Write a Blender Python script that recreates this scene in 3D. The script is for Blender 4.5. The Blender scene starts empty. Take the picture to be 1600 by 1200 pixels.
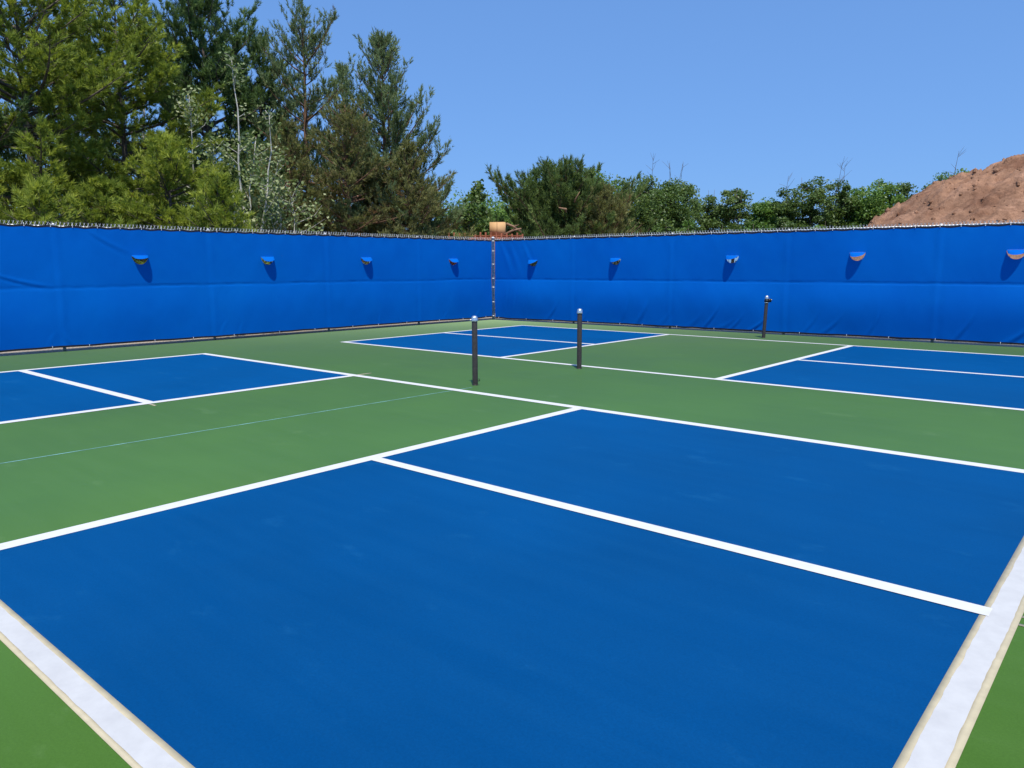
import bpy, math, random
import numpy as np
from mathutils import Matrix, Vector, noise

# ------------------------------------------------------------------ camera, sky, sun, exposure
scene = bpy.context.scene
COL = scene.collection
CAM = np.array([7.1923, -0.9898, 1.624])
YAW, PITCH, ROLL, FPX = 0.7121, -0.1526, -0.0032, 1190.57


def cam_axes():
    cy, sy, cp, sp = math.cos(YAW), math.sin(YAW), math.cos(PITCH), math.sin(PITCH)
    f = np.array([-sy * cp, cy * cp, sp]); r = np.array([cy, sy, 0.0]); u = np.cross(r, f)
    c, s = math.cos(ROLL), math.sin(ROLL)
    return c * r + s * u, -s * r + c * u, f


AX = cam_axes()
cd = bpy.data.cameras.new('camera')
cam = bpy.data.objects.new('camera', cd); COL.objects.link(cam)
r_, u_, f_ = AX
cam.matrix_world = Matrix(((r_[0], u_[0], -f_[0], CAM[0]), (r_[1], u_[1], -f_[1], CAM[1]),
                           (r_[2], u_[2], -f_[2], CAM[2]), (0, 0, 0, 1)))
cd.sensor_width = 36.0
cd.lens = 36.0 * FPX / 1600.0
cd.clip_start = 0.05
cd.clip_end = 3000
scene.camera = cam

SUN_EL = math.radians(64)
SUN_H = np.array([0.735, -0.678])            # horizontal direction towards the sun
SUN_H = SUN_H / np.linalg.norm(SUN_H)
world = bpy.data.worlds.new('World'); scene.world = world; world.use_nodes = True
wn = world.node_tree.nodes; wl = world.node_tree.links
wn.clear()
sky = wn.new('ShaderNodeTexSky'); sky.sky_type = 'NISHITA'; sky.sun_disc = False
sky.sun_elevation = SUN_EL
sky.sun_rotation = math.atan2(SUN_H[0], SUN_H[1])
sky.altitude = 300; sky.air_density = 1.0; sky.dust_density = 0.7; sky.ozone_density = 1.5
bg = wn.new('ShaderNodeBackground'); bg.inputs['Strength'].default_value = 0.15
wo = wn.new('ShaderNodeOutputWorld')
gm = wn.new('ShaderNodeGamma'); gm.inputs['Gamma'].default_value = 0.37          # the phone's tone curve on a deep clear sky
tn = wn.new('ShaderNodeMix'); tn.data_type = 'RGBA'; tn.blend_type = 'MULTIPLY'; tn.inputs[0].default_value = 1.0
tn.inputs[7].default_value = (0.86, 1.61, 3.0, 1)
wl.new(sky.outputs[0], gm.inputs[0]); wl.new(gm.outputs[0], tn.inputs[6]); wl.new(tn.outputs[2], bg.inputs[0]); wl.new(bg.outputs[0], wo.inputs[0])

sd = bpy.data.lights.new('sun', 'SUN'); sd.energy = 5.0; sd.angle = math.radians(0.53); sd.color = (1.0, 0.955, 0.89)
sun = bpy.data.objects.new('sun', sd); COL.objects.link(sun)
sv = Vector((SUN_H[0] * math.cos(SUN_EL), SUN_H[1] * math.cos(SUN_EL), math.sin(SUN_EL)))
sun.rotation_euler = sv.to_track_quat('Z', 'Y').to_euler()
sun.location = (0, -4, 30)

vs = scene.view_settings
vs.view_transform = 'Standard'; vs.look = 'None'; vs.gamma = 1; vs.use_curve_mapping = False
vs.exposure = 0.0

rng = np.random.default_rng(7)
random.seed(7)


# ------------------------------------------------------------------ helpers
def view_point(px, depth, py=None):
    """world point seen in column px (at picture height py), depth metres along the level view axis; on the ground if py is None"""
    v = 330 if py is None else py
    d = AX[0] * (px - 800) / FPX - AX[1] * (v - 600) / FPX + AX[2]
    d = d * depth / (d[0] * -math.sin(YAW) + d[1] * math.cos(YAW))
    p = CAM + d
    if py is None: p[2] = 0.0
    return p


def height_at(px, depth, py):
    return float(view_point(px, depth, py)[2])


def tag(o, label=None, cat=None, group=None, kind=None):
    if label: o['label'] = label
    if cat: o['category'] = cat
    if group: o['group'] = group
    if kind: o['kind'] = kind
    return o


def empty(name, loc=(0, 0, 0), rotz=0.0, matrix=None):
    o = bpy.data.objects.new(name, None); COL.objects.link(o)
    o.empty_display_size = 0.2
    if matrix is not None:
        o.matrix_world = matrix
    else:
        o.location = loc; o.rotation_euler = (0, 0, rotz)
    return o


class MB:
    """collects vertices and faces of ONE mesh"""
    def __init__(s):
        s.v = []; s.f = []; s.n = 0; s.a = []

    def add(s, v, f, a=None):
        v = np.asarray(v, float).reshape(-1, 3)
        f = np.asarray(f, int)
        s.v.append(v); s.f.append(f + s.n); s.n += len(v)
        if a is None: a = np.zeros(len(v))
        s.a.append(np.broadcast_to(np.asarray(a, float), (len(v),)))
        return s

    def box(s, lo, hi, a=0):
        x0, y0, z0 = lo; x1, y1, z1 = hi
        v = [(x0, y0, z0), (x1, y0, z0), (x1, y1, z0), (x0, y1, z0), (x0, y0, z1), (x1, y0, z1), (x1, y1, z1), (x0, y1, z1)]
        f = [(3, 2, 1, 0), (4, 5, 6, 7), (0, 1, 5, 4), (1, 2, 6, 5), (2, 3, 7, 6), (3, 0, 4, 7)]
        return s.add(v, f, a)

    def tube(s, pts, rad, n=6, cap=True, a=0):
        pts = np.asarray(pts, float); k = len(pts)
        rad = np.broadcast_to(np.asarray(rad, float), (k,))
        t = np.gradient(pts, axis=0); t /= np.linalg.norm(t, axis=1)[:, None] + 1e-12
        ref = np.array([0.0, 0, 1]) if abs(t[:, 2]).mean() < 0.8 else np.array([1.0, 0, 0])
        u = np.cross(t, ref); u /= np.linalg.norm(u, axis=1)[:, None] + 1e-12
        w = np.cross(t, u)
        an = np.arange(n) * 2 * math.pi / n
        ring = (pts[:, None] + rad[:, None, None] * (np.cos(an)[None, :, None] * u[:, None] + np.sin(an)[None, :, None] * w[:, None]))
        i = np.arange(k - 1)[:, None] * n; j = np.arange(n)[None]
        j2 = (j + 1) % n
        f = np.stack([i + j, i + n + j, i + n + j2, i + j2], -1).reshape(-1, 4)
        s.add(ring.reshape(-1, 3), f, a)
        if cap and n > 2:
            b = s.n - k * n
            s.f.append(np.array([list(range(b, b + n))])); s.f.append(np.array([list(range(b + k * n - 1, b + k * n - n - 1, -1))]))
        return s

    def lathe(s, prof, n=20, center=(0, 0), a=0):
        prof = np.asarray(prof, float); k = len(prof)
        an = np.arange(n) * 2 * math.pi / n
        v = np.stack([center[0] + prof[:, 0, None] * np.cos(an), center[1] + prof[:, 0, None] * np.sin(an), np.repeat(prof[:, 1, None], n, 1)], -1)
        i = np.arange(k - 1)[:, None] * n; j = np.arange(n)[None]; j2 = (j + 1) % n
        f = np.stack([i + j, i + j2, i + n + j2, i + n + j], -1).reshape(-1, 4)
        return s.add(v.reshape(-1, 3), f, a)

    def mesh(s, name, smooth=False):
        v = np.concatenate(s.v); me = bpy.data.meshes.new(name)
        loops = []; starts = []; tot = []
        p = 0
        for f in s.f:
            k = f.shape[1]; loops.append(f.ravel()); starts.append(p + np.arange(len(f)) * k); tot.append(np.full(len(f), k)); p += f.size
        loops = np.concatenate(loops); starts = np.concatenate(starts)
        me.vertices.add(len(v)); me.vertices.foreach_set('co', v.ravel())
        me.loops.add(len(loops)); me.loops.foreach_set('vertex_index', loops.astype(np.int32))
        me.polygons.add(len(starts)); me.polygons.foreach_set('loop_start', starts.astype(np.int32))
        try:
            me.polygons.foreach_set('loop_total', np.concatenate(tot).astype(np.int32))
        except Exception:
            pass
        if smooth:
            me.polygons.foreach_set('use_smooth', np.ones(len(starts), bool))
        at = me.attributes.new('tone', 'FLOAT', 'POINT'); at.data.foreach_set('value', np.concatenate(s.a).astype(np.float32))
        me.update(calc_edges=True)
        return me

    def build(s, name, mat, parent=None, smooth=False):
        me = s.mesh(name, smooth)
        me.materials.append(mat)
        o = bpy.data.objects.new(name, me); COL.objects.link(o)
        if parent is not None: o.parent = parent
        return o


def link_copy(mesh, name, parent, matrix):
    o = bpy.data.objects.new(name, mesh); COL.objects.link(o); o.parent = parent; o.matrix_local = matrix
    return o


def vnoise(x, y, seed=0):
    """smooth value noise, numpy"""
    r = np.random.default_rng(seed); T = r.random((64, 64)) * 2 - 1
    xi = np.floor(x).astype(int); yi = np.floor(y).astype(int)
    fx = x - xi; fy = y - yi
    fx = fx * fx * (3 - 2 * fx); fy = fy * fy * (3 - 2 * fy)
    a = T[xi % 64, yi % 64]; b = T[(xi + 1) % 64, yi % 64]; c = T[xi % 64, (yi + 1) % 64]; d = T[(xi + 1) % 64, (yi + 1) % 64]
    return (a * (1 - fx) + b * fx) * (1 - fy) + (c * (1 - fx) + d * fx) * fy


# ------------------------------------------------------------------ materials
def new_mat(name):
    m = bpy.data.materials.new(name); m.use_nodes = True
    nt = m.node_tree; b = nt.nodes['Principled BSDF']
    return m, nt, b


def N(nt, kind, **kw):
    n = nt.nodes.new('ShaderNode' + kind)
    for k, v in kw.items(): setattr(n, k, v)
    return n


def ramp(nt, src, stops):
    r = N(nt, 'ValToRGB'); e = r.color_ramp.elements
    while len(e) < len(stops): e.new(0.5)
    for el, (p, c) in zip(e, stops):
        el.position = p; el.color = (*c, 1)
    nt.links.new(src, r.inputs[0])
    return r.outputs[0]


def noise_tex(nt, scale, detail=4, rough=0.5, coord=None, stretch=None):
    n = N(nt, 'TexNoise'); n.inputs['Scale'].default_value = scale; n.inputs['Detail'].default_value = detail
    n.inputs['Roughness'].default_value = rough
    if coord is None:
        coord = N(nt, 'NewGeometry').outputs['Position']
    if stretch is not None:
        mp = N(nt, 'Mapping'); mp.inputs['Scale'].default_value = stretch[:3]
        if len(stretch) > 3: mp.inputs['Rotation'].default_value = (0, 0, stretch[3])
        nt.links.new(coord, mp.inputs[0]); coord = mp.outputs[0]
    nt.links.new(coord, n.inputs['Vector'])
    return n.outputs['Fac']


def mixc(nt, fac, a, b, mode='MIX'):
    m = N(nt, 'Mix', data_type='RGBA', blend_type=mode)
    def put(i, v):
        if isinstance(v, tuple): m.inputs[i].default_value = (*v, 1)
        elif isinstance(v, float): m.inputs[i].default_value = v
        else: nt.links.new(v, m.inputs[i])
    put(0, fac); put(6, a); put(7, b)
    return m.outputs[2]


def bump(nt, bsdf, h, strength, dist):
    b = N(nt, 'Bump'); b.inputs['Strength'].default_value = strength; b.inputs['Distance'].default_value = dist
    nt.links.new(h, b.inputs['Height']); nt.links.new(b.outputs[0], bsdf.inputs['Normal'])


def simple(name, col, rough=0.6, metal=0.0, var=0.12, scale=8.0, spec=0.4, bmp=0.0):
    m, nt, b = new_mat(name)
    f = noise_tex(nt, scale, 5)
    lo = tuple(c * (1 - var) for c in col); hi = tuple(min(1, c * (1 + var)) for c in col)
    nt.links.new(ramp(nt, f, [(0.3, lo), (0.7, hi)]), b.inputs['Base Color'])
    b.inputs['Roughness'].default_value = rough; b.inputs['Metallic'].default_value = metal
    b.inputs['Specular IOR Level'].default_value = spec
    if bmp: bump(nt, b, noise_tex(nt, scale * 6, 3), bmp, 0.01)
    return m


def court_mat(name, col, scuff, rough=0.62, scuff_amt=0.35, sheen=(1, 1, 1)):
    """acrylic sport coating: squeegee streaks, faint scuffs and dusty footprints, fine sand texture"""
    m, nt, b = new_mat(name)
    big = noise_tex(nt, 0.55, 4, 0.55)
    streak = noise_tex(nt, 3.0, 3, 0.6, stretch=(0.25, 2.2, 1, 0.5))
    c0 = tuple(c * 0.90 for c in col); c1 = tuple(c * 1.10 for c in col)
    base = ramp(nt, big, [(0.3, c0), (0.7, c1)])
    base = mixc(nt, 0.10, base, ramp(nt, streak, [(0.35, c0), (0.65, scuff)]))
    spots = noise_tex(nt, 1.7, 5, 0.62, stretch=(1, 1.7, 1, 0.9))
    mask = ramp(nt, spots, [(0.61, (0, 0, 0)), (0.70, (1, 1, 1))])
    mm = N(nt, 'Math', operation='MULTIPLY'); nt.links.new(mask, mm.inputs[0]); mm.inputs[1].default_value = scuff_amt
    base = mixc(nt, mm.outputs[0], base, scuff)
    grit = noise_tex(nt, 95, 4, 0.75)
    base = mixc(nt, 0.55, base, ramp(nt, grit, [(0.3, (0.40, 0.40, 0.40)), (0.7, (0.60, 0.60, 0.60))]), 'OVERLAY')
    mk = noise_tex(nt, 7.5, 6, 0.7, stretch=(1, .55, 1, 0.3))
    base = mixc(nt, ramp(nt, mk, [(0.665, (0, 0, 0)), (0.72, (.28, .28, .28))]), base, scuff)
    dk = noise_tex(nt, 11, 5, 0.7, stretch=(.8, 1.3, 1, 1.1))
    base = mixc(nt, ramp(nt, dk, [(0.68, (0, 0, 0)), (0.76, (.35, .35, .35))]), base, tuple(c * .55 for c in col))
    fine = noise_tex(nt, 260, 2, 0.6)
    base = mixc(nt, 0.5, base, ramp(nt, fine, [(0.3, (0.44, 0.44, 0.44)), (0.7, (0.56, 0.56, 0.56))]), 'OVERLAY')
    nt.links.new(base, b.inputs['Base Color'])
    rr = ramp(nt, big, [(0.3, (rough - .05,) * 3), (0.7, (rough + .06,) * 3)])
    nt.links.new(rr, b.inputs['Roughness'])
    b.inputs['Specular IOR Level'].default_value = 0.05
    b.inputs['Diffuse Roughness'].default_value = 1.0
    b.inputs['Sheen Weight'].default_value = 0.20; b.inputs['Sheen Roughness'].default_value = 0.35
    b.inputs['Sheen Tint'].default_value = (*sheen, 1)
    bump(nt, b, fine, 0.08, 0.0008)
    return m


M = {}
M['green'] = court_mat('green_acrylic', (0.053, 0.128, 0.018), (0.090, 0.175, 0.050), scuff_amt=0.38, sheen=(.7, 1, .6))
M['blue'] = court_mat('blue_acrylic', (0.0, 0.050, 0.170), (0.006, 0.080, 0.215), scuff_amt=0.35, sheen=(.0, .6, 1))
M['blue_far'] = M['blue']


def line_mat(name, lo, hi):
    m, nt, b = new_mat(name)
    f = noise_tex(nt, 9, 5, 0.65, stretch=(1, 1, 1, 0.4))
    c = ramp(nt, f, [(0.3, (lo, lo - .005, lo - .02)), (0.62, (hi, hi - .005, hi - .025))])
    pit = noise_tex(nt, 70, 4, 0.7)
    c = mixc(nt, ramp(nt, pit, [(0.66, (0, 0, 0)), (0.78, (0.22, 0.22, 0.22))]), c, (0.42, 0.42, 0.42))
    nt.links.new(c, b.inputs['Base Color']); b.inputs['Roughness'].default_value = 0.7
    bump(nt, b, noise_tex(nt, 90, 3), 0.10, 0.001)
    return m


M['line'] = line_mat('white_line_paint', .58, .64)
M['line_thin'] = line_mat('white_first_coat', .465, .525)
M['tape'] = simple('beige_masking_tape', (0.45, 0.39, 0.255), 0.6, var=0.10, scale=14)
M['chalk'] = simple('pale_blue_chalk', (0.20, 0.42, 0.42), 0.9, var=0.35, scale=5)
M['galv'] = simple('galvanised_steel', (0.56, 0.57, 0.57), 0.42, 0.55, 0.12, 30)
M['galv_bright'] = simple('bright_galvanised_post', (0.66, 0.66, 0.65), 0.5, 0.15, 0.15, 14)
M['wire'] = simple('galvanised_wire', (0.55, 0.55, 0.54), 0.5, 0.4, 0.2, 18)
M['bronze'] = simple('dark_bronze_powder_coat', (0.046, 0.039, 0.034), 0.42, 0.0, 0.25, 40, 0.5)
M['black'] = simple('black_plastic', (0.012, 0.012, 0.013), 0.5, 0, 0.3, 20)
M['chrome'] = simple('cast_aluminium', (0.72, 0.76, 0.76), 0.28, 0.85, 0.06, 40)
M['hem'] = simple('black_webbing', (0.010, 0.011, 0.016), 0.85, 0, 0.3, 60)
M['tie'] = simple('white_cable_tie', (0.75, 0.76, 0.75), 0.5)


def cloth_mat(name, seed):
    m, nt, b = new_mat(name)
    big = noise_tex(nt, 0.45, 3, 0.5)
    base = ramp(nt, big, [(0.3, (0.0, 0.126, 0.565)), (0.7, (0.0, 0.156, 0.635))])
    fade = noise_tex(nt, 1.6, 5, 0.6)
    base = mixc(nt, ramp(nt, fade, [(0.55, (0, 0, 0)), (0.8, (0.16, 0.16, 0.16))]), base, (0.003, 0.20, 0.63))
    nt.links.new(base, b.inputs['Base Color'])
    b.inputs['Roughness'].default_value = 0.7; b.inputs['Specular IOR Level'].default_value = 0.06
    bump(nt, b, noise_tex(nt, 38, 4, 0.6), 0.22, 0.006)
    tr = N(nt, 'BsdfTranslucent'); nt.links.new(base, tr.inputs[0])
    mx = N(nt, 'MixShader'); mx.inputs[0].default_value = 0.22
    out = nt.nodes['Material Output']
    nt.links.new(b.outputs[0], mx.inputs[1]); nt.links.new(tr.outputs[0], mx.inputs[2]); nt.links.new(mx.outputs[0], out.inputs[0])
    return m


M['cloth'] = cloth_mat('blue_windscreen_mesh', 1)


def foliage_mat(name, stops, trans=0.3, rough=0.55, spec=0.25):
    """leaf colour from the per-leaf tone attribute"""
    m, nt, b = new_mat(name)
    at = N(nt, 'Attribute', attribute_name='tone')
    c = ramp(nt, at.outputs['Fac'], stops)
    nt.links.new(c, b.inputs['Base Color']); b.inputs['Roughness'].default_value = rough
    b.inputs['Specular IOR Level'].default_value = spec
    tr = N(nt, 'BsdfTranslucent')
    nt.links.new(mixc(nt, 1.0, c, (1.0, 1.0, 0.62), 'MULTIPLY'), tr.inputs[0])
    mx = N(nt, 'MixShader'); mx.inputs[0].default_value = trans
    out = nt.nodes['Material Output']
    nt.links.new(b.outputs[0], mx.inputs[1]); nt.links.new(tr.outputs[0], mx.inputs[2]); nt.links.new(mx.outputs[0], out.inputs[0])
    return m


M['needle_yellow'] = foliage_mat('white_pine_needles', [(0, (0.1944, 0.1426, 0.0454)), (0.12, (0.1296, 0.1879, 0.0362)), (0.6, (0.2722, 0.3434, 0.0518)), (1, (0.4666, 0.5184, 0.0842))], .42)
M['needle_dark'] = foliage_mat('red_pine_needles', [(0, (0.1294, 0.1077, 0.0504)), (0.15, (0.0575, 0.1077, 0.0374)), (0.6, (0.115, 0.194, 0.0604)), (1, (0.23, 0.3163, 0.1006))], .35)
M['needle_blue'] = foliage_mat('scots_pine_needles', [(0, (0.2203, 0.1555, 0.0713)), (0.15, (0.1102, 0.162, 0.0713)), (0.6, (0.2009, 0.2722, 0.1231)), (1, (0.3499, 0.4147, 0.1944))], .38)
M['needle_olive'] = foliage_mat('olive_pine_needles', [(0, (0.3203, 0.1848, 0.0924)), (0.2, (0.1417, 0.1478, 0.0554)), (0.6, (0.2218, 0.2279, 0.0813)), (1, (0.3696, 0.3696, 0.1417))], .38)
M['needle_bush'] = foliage_mat('bush_pine_needles', [(0, (0.207, 0.138, 0.062)), (0.12, (0.076, 0.1174, 0.0386)), (0.6, (0.138, 0.207, 0.058)), (1, (0.2622, 0.345, 0.1034))], .38)
M['leaf_aspen'] = foliage_mat('aspen_leaves', [(0, (0.08, 0.136, 0.04)), (0.5, (0.208, 0.28, 0.104)), (1, (0.528, 0.544, 0.304))], 0.35, 0.5, 0.2)
M['leaf_mid'] = foliage_mat('broadleaf_mid', [(0, (0.0554, 0.1187, 0.0253)), (0.5, (0.1233, 0.2372, 0.0474)), (1, (0.2372, 0.3637, 0.0822))], .42, 0.45, 0.4)
M['leaf_dark'] = foliage_mat('broadleaf_dark', [(0, (0.0554, 0.099, 0.0264)), (0.5, (0.1148, 0.1899, 0.0495)), (1, (0.2178, 0.2889, 0.0825))], .4, 0.45, 0.4)
M['leaf_bright'] = foliage_mat('broadleaf_bright', [(0, (0.045, 0.090, 0.018)), (0.5, (0.095, 0.165, 0.032)), (1, (0.220, 0.290, 0.090))], 0.35, 0.45, 0.4)
M['bark_grey'] = simple('grey_bark', (0.115, 0.095, 0.078), 0.9, 0, 0.45, 12, 0.2, 0.5)
M['bark_red'] = simple('orange_pine_bark', (0.185, 0.105, 0.068), 0.9, 0, 0.45, 9, 0.2, 0.5)
M['bark_white'] = simple('white_aspen_bark', (0.52, 0.50, 0.44), 0.75, 0, 0.3, 9, 0.2, 0.3)
M['deadwood'] = simple('pale_broken_wood', (0.27, 0.165, 0.10), 0.85, 0, 0.3, 14, 0.2)
M['rust'] = simple('rusty_red_steel', (0.20, 0.066, 0.036), 0.85, 0, 0.5, 7, 0.2, 0.3)
M['card'] = simple('cardboard', (0.64, 0.385, 0.18), 0.85, 0, 0.03, 9, 0.2)
M['card_dark'] = simple('cardboard_edge', (0.20, 0.12, 0.06), 0.9, 0, 0.15, 5, 0.2)


def ground_mat():
    m, nt, b = new_mat('dry_gravel_ground')
    big = noise_tex(nt, 0.12, 4); fine = noise_tex(nt, 26, 4, 0.7)
    c = ramp(nt, big, [(0.35, (0.30, 0.245, 0.185)), (0.6, (0.40, 0.33, 0.255)), (0.75, (0.20, 0.20, 0.10))])
    c = mixc(nt, 0.7, c, ramp(nt, fine, [(0.25, (0.2, 0.2, 0.2)), (0.75, (0.8, 0.8, 0.8))]), 'OVERLAY')
    nt.links.new(c, b.inputs['Base Color']); b.inputs['Roughness'].default_value = 0.95
    bump(nt, b, fine, 0.6, 0.03)
    return m


def soil_mat():
    m, nt, b = new_mat('red_brown_soil')
    big = noise_tex(nt, 0.35, 5, 0.6); mid = noise_tex(nt, 2.2, 6, 0.65); fine = noise_tex(nt, 11, 4, 0.7)
    c = ramp(nt, big, [(0.30, (0.215, 0.108, 0.064)), (0.5, (0.325, 0.182, 0.112)), (0.70, (0.445, 0.250, 0.158))])
    c = mixc(nt, 0.55, c, ramp(nt, mid, [(0.3, (0.22, 0.20, 0.19)), (0.7, (0.74, 0.74, 0.72))]), 'OVERLAY')
    c = mixc(nt, 0.4, c, ramp(nt, fine, [(0.3, (0.25, 0.25, 0.25)), (0.7, (0.75, 0.75, 0.75))]), 'OVERLAY')
    nt.links.new(c, b.inputs['Base Color']); b.inputs['Roughness'].default_value = 0.97
    b.inputs['Specular IOR Level'].default_value = 0.15
    h = N(nt, 'Math', operation='ADD'); nt.links.new(mid, h.inputs[0]); nt.links.new(fine, h.inputs[1])
    bump(nt, b, h.outputs[0], 0.7, 0.25)
    return m


M['ground'] = ground_mat()
M['soil'] = soil_mat()

# ------------------------------------------------------------------ ground and court
C0 = np.array([-8.80, 16.66])                       # fence corner on the ground
AL, AR = math.radians(-92.19), math.radians(2.03)   # directions of the two fence runs
DL = np.array([math.cos(AL), math.sin(AL)]); DR = np.array([math.cos(AR), math.sin(AR)])

g = MB()
k = 90
q = np.sign(np.linspace(-1, 1, k)) * np.abs(np.linspace(-1, 1, k)) ** 3 * 900
X, Y = np.meshgrid(q, q + 10, indexing='ij')
Z = -0.035 + 0 * X
rr = np.hypot(X, Y - 10)
Z = Z - np.clip((rr - 160) / 600, 0, 1) * 0
idx = np.arange(k * k).reshape(k, k)
F = np.stack([idx[:-1, :-1], idx[1:, :-1], idx[1:, 1:], idx[:-1, 1:]], -1).reshape(-1, 4)
g.add(np.stack([X, Y, Z], -1).reshape(-1, 3), F)
tag(g.build('ground', M['ground']), kind='structure')

# the green slab follows the fence on its two far sides
cs = MB()
inL = C0 + DL * 30; inR = C0 + DR * 30
far = inL + DR * 30
top = np.array([[*C0, 0], [*inL, 0], [*far, 0], [*inR, 0]]); bot = top.copy(); bot[:, 2] = -0.06
cs.add(np.concatenate([top, bot]), [(0, 1, 2, 3), (7, 6, 5, 4), (0, 4, 5, 1), (1, 5, 6, 2), (2, 6, 7, 3), (3, 7, 4, 0)])
court = tag(cs.build('court_surface', M['green']), kind='structure')

L, NV, W, HW = 6.716, 2.105, 6.122, 3.048
Y2, X2 = 9.2264, 0.1904


def quad(x0, x1, y0, y1, z, name, mat, parent, label=None):
    b = MB(); b.add([(x0, y0, z), (x1, y0, z), (x1, y1, z), (x0, y1, z)], [(0, 1, 2, 3)])
    o = b.build(name, mat, parent)
    if label: o['label'] = label
    return o


def ragged(x0, x1, y0, y1, z, axis, amp, name, mat, parent, seed, n=260):
    """a painted strip with hand-rolled uneven long edges"""
    b = MB(); t = np.linspace(0, 1, n)
    r1 = vnoise(t * 45, t * 0 + 3.3, seed) * amp + vnoise(t * 150, t * 0 + 1.3, seed + 1) * amp * .5
    r2 = vnoise(t * 38, t * 0 + 7.3, seed + 2) * amp + vnoise(t * 140, t * 0 + 5.3, seed + 3) * amp * .5
    if axis == 'y':
        a = np.stack([x0 + r1, y0 + t * (y1 - y0), t * 0 + z], -1); c = np.stack([x1 + r2, y0 + t * (y1 - y0), t * 0 + z], -1)
        v = np.concatenate([a, c]); i = np.arange(n - 1); f = np.stack([i, i + n, i + n + 1, i + 1], -1)
    else:
        a = np.stack([x0 + t * (x1 - x0), y0 + r1, t * 0 + z], -1); c = np.stack([x0 + t * (x1 - x0), y1 + r2, t * 0 + z], -1)
        v = np.concatenate([a, c]); i = np.arange(n - 1); f = np.stack([i, i + 1, i + n + 1, i + n], -1)
    b.add(v, f)
    return b.build(name, mat, parent)


ZB, ZL, ZT, ZP = 0.002, 0.004, 0.0036, 0.0052
for (ox, oy) in ((0, 0), (X2, Y2)):
    for sx in (-1, 1):
        for h in (0, 1):
            xa, xb = sorted((sx * NV, sx * L))
            quad(ox + xa, ox + xb, oy + h * HW, oy + (h + 1) * (HW if h == 0 else W / 2), ZB, 'service_box', M['blue'], court)


def band(x0, x1, y0, y1, z=ZL):
    return quad(x0, x1, y0, y1, z, 'court_line', M['line'], court)


# near court
w = 0.062
band(-L - w, L - 0.07, W - w, W + w)                         # far sideline
for s in (-1, 1):
    band(s * NV - w, s * NV + w, 0.05, W - w - 0.001)         # kitchen lines
band(-L + w, -NV - w - .001, HW - w, HW + w)                  # centre lines
band(NV + w + .001, 6.685, HW - w + .008, HW + w - .008, ZP + .0015)
band(-L - w, -L + w, -w, W - w - .001)                        # far baseline
# baseline and sideline nearest the camera: paint over masking tape
ragged(6.676, 6.776, -0.05, W + .06, ZP, 'y', 0.0045, 'court_line', M['line_thin'], court, 11)
ragged(-L - w, 6.62, -0.058, 0.028, ZP, 'x', 0.004, 'court_line', M['line_thin'], court, 31, 520)
# second court
w2 = 0.055
for yy in (0, W):
    band(X2 - L - w2, X2 + L + w2, Y2 + yy - w2 * (0.95 if yy else 1), Y2 + yy + w2)
for s in (-1, 1):
    band(X2 + s * NV - w2, X2 + s * NV + w2, Y2 + w2 + .001, Y2 + W - w2 - .001)
    band(X2 + s * L - w2, X2 + s * L + w2, Y2 + w2 + .001, Y2 + W - w2 - .001)
    xa, xb = sorted((s * (NV + w2 + .001), s * (L - w2 - .001)))
    band(X2 + xa, X2 + xb, Y2 + HW - w2, Y2 + HW + w2)


def tape(x0, x1, y0, y1, label, z=ZT, group=None):
    b = MB(); b.box((x0, y0, ZB - .001), (x1, y1, z))
    o = b.build('masking_tape', M['tape'])
    tag(o, label, 'masking tape', group or 'masking tape strips along the near lines')


tape(6.648, 6.690, -0.9, 7.2, 'beige masking tape strip along the blue side of the near baseline')
tape(6.762, 6.803, -0.9, 7.2, 'beige masking tape strip along the green outer side of the near baseline')
tape(-5.0, 6.647, 0.016, 0.054, 'beige masking tape strip along the blue side of the near left sideline')
tape(-5.0, 6.647, -0.080, -0.046, 'beige masking tape strip along the green outer side of the near left sideline')
tape(6.804, 7.35, HW + .040, HW + .062, 'farther of two short beige tape ends poking past the near baseline at right edge', group='tape ends past the baseline')
tape(6.804, 7.35, HW - .062, HW - .040, 'nearer of two short beige tape ends poking past the near baseline at right edge', group='tape ends past the baseline')
tape(-NV - .03, -NV + .01, W + w + .004, W + w + .26, 'short tape end past the far sideline at the left kitchen line', group='tape ends past the kitchen line')
tape(-NV + w + .004, -NV + w + .17, HW - .06, HW - .03, 'short tape end past the left kitchen line at its centre line', group='tape ends past the kitchen line')

ch = MB()
p0 = np.array([-0.30, -3.0]); p1 = np.array([0.072, 6.42]); d_ = (p1 - p0) / np.linalg.norm(p1 - p0); n_ = np.array([-d_[1], d_[0]]) * 0.007
ch.add([(*(p0 - n_), ZB), (*(p0 + n_), ZB), (*(p1 + n_), ZB), (*(p1 - n_), ZB)], [(3, 2, 1, 0)])
o = ch.build('chalk_line', M['chalk'], court); o['label'] = 'thin pale blue chalk line snapped across the green to the first net post'


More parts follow.
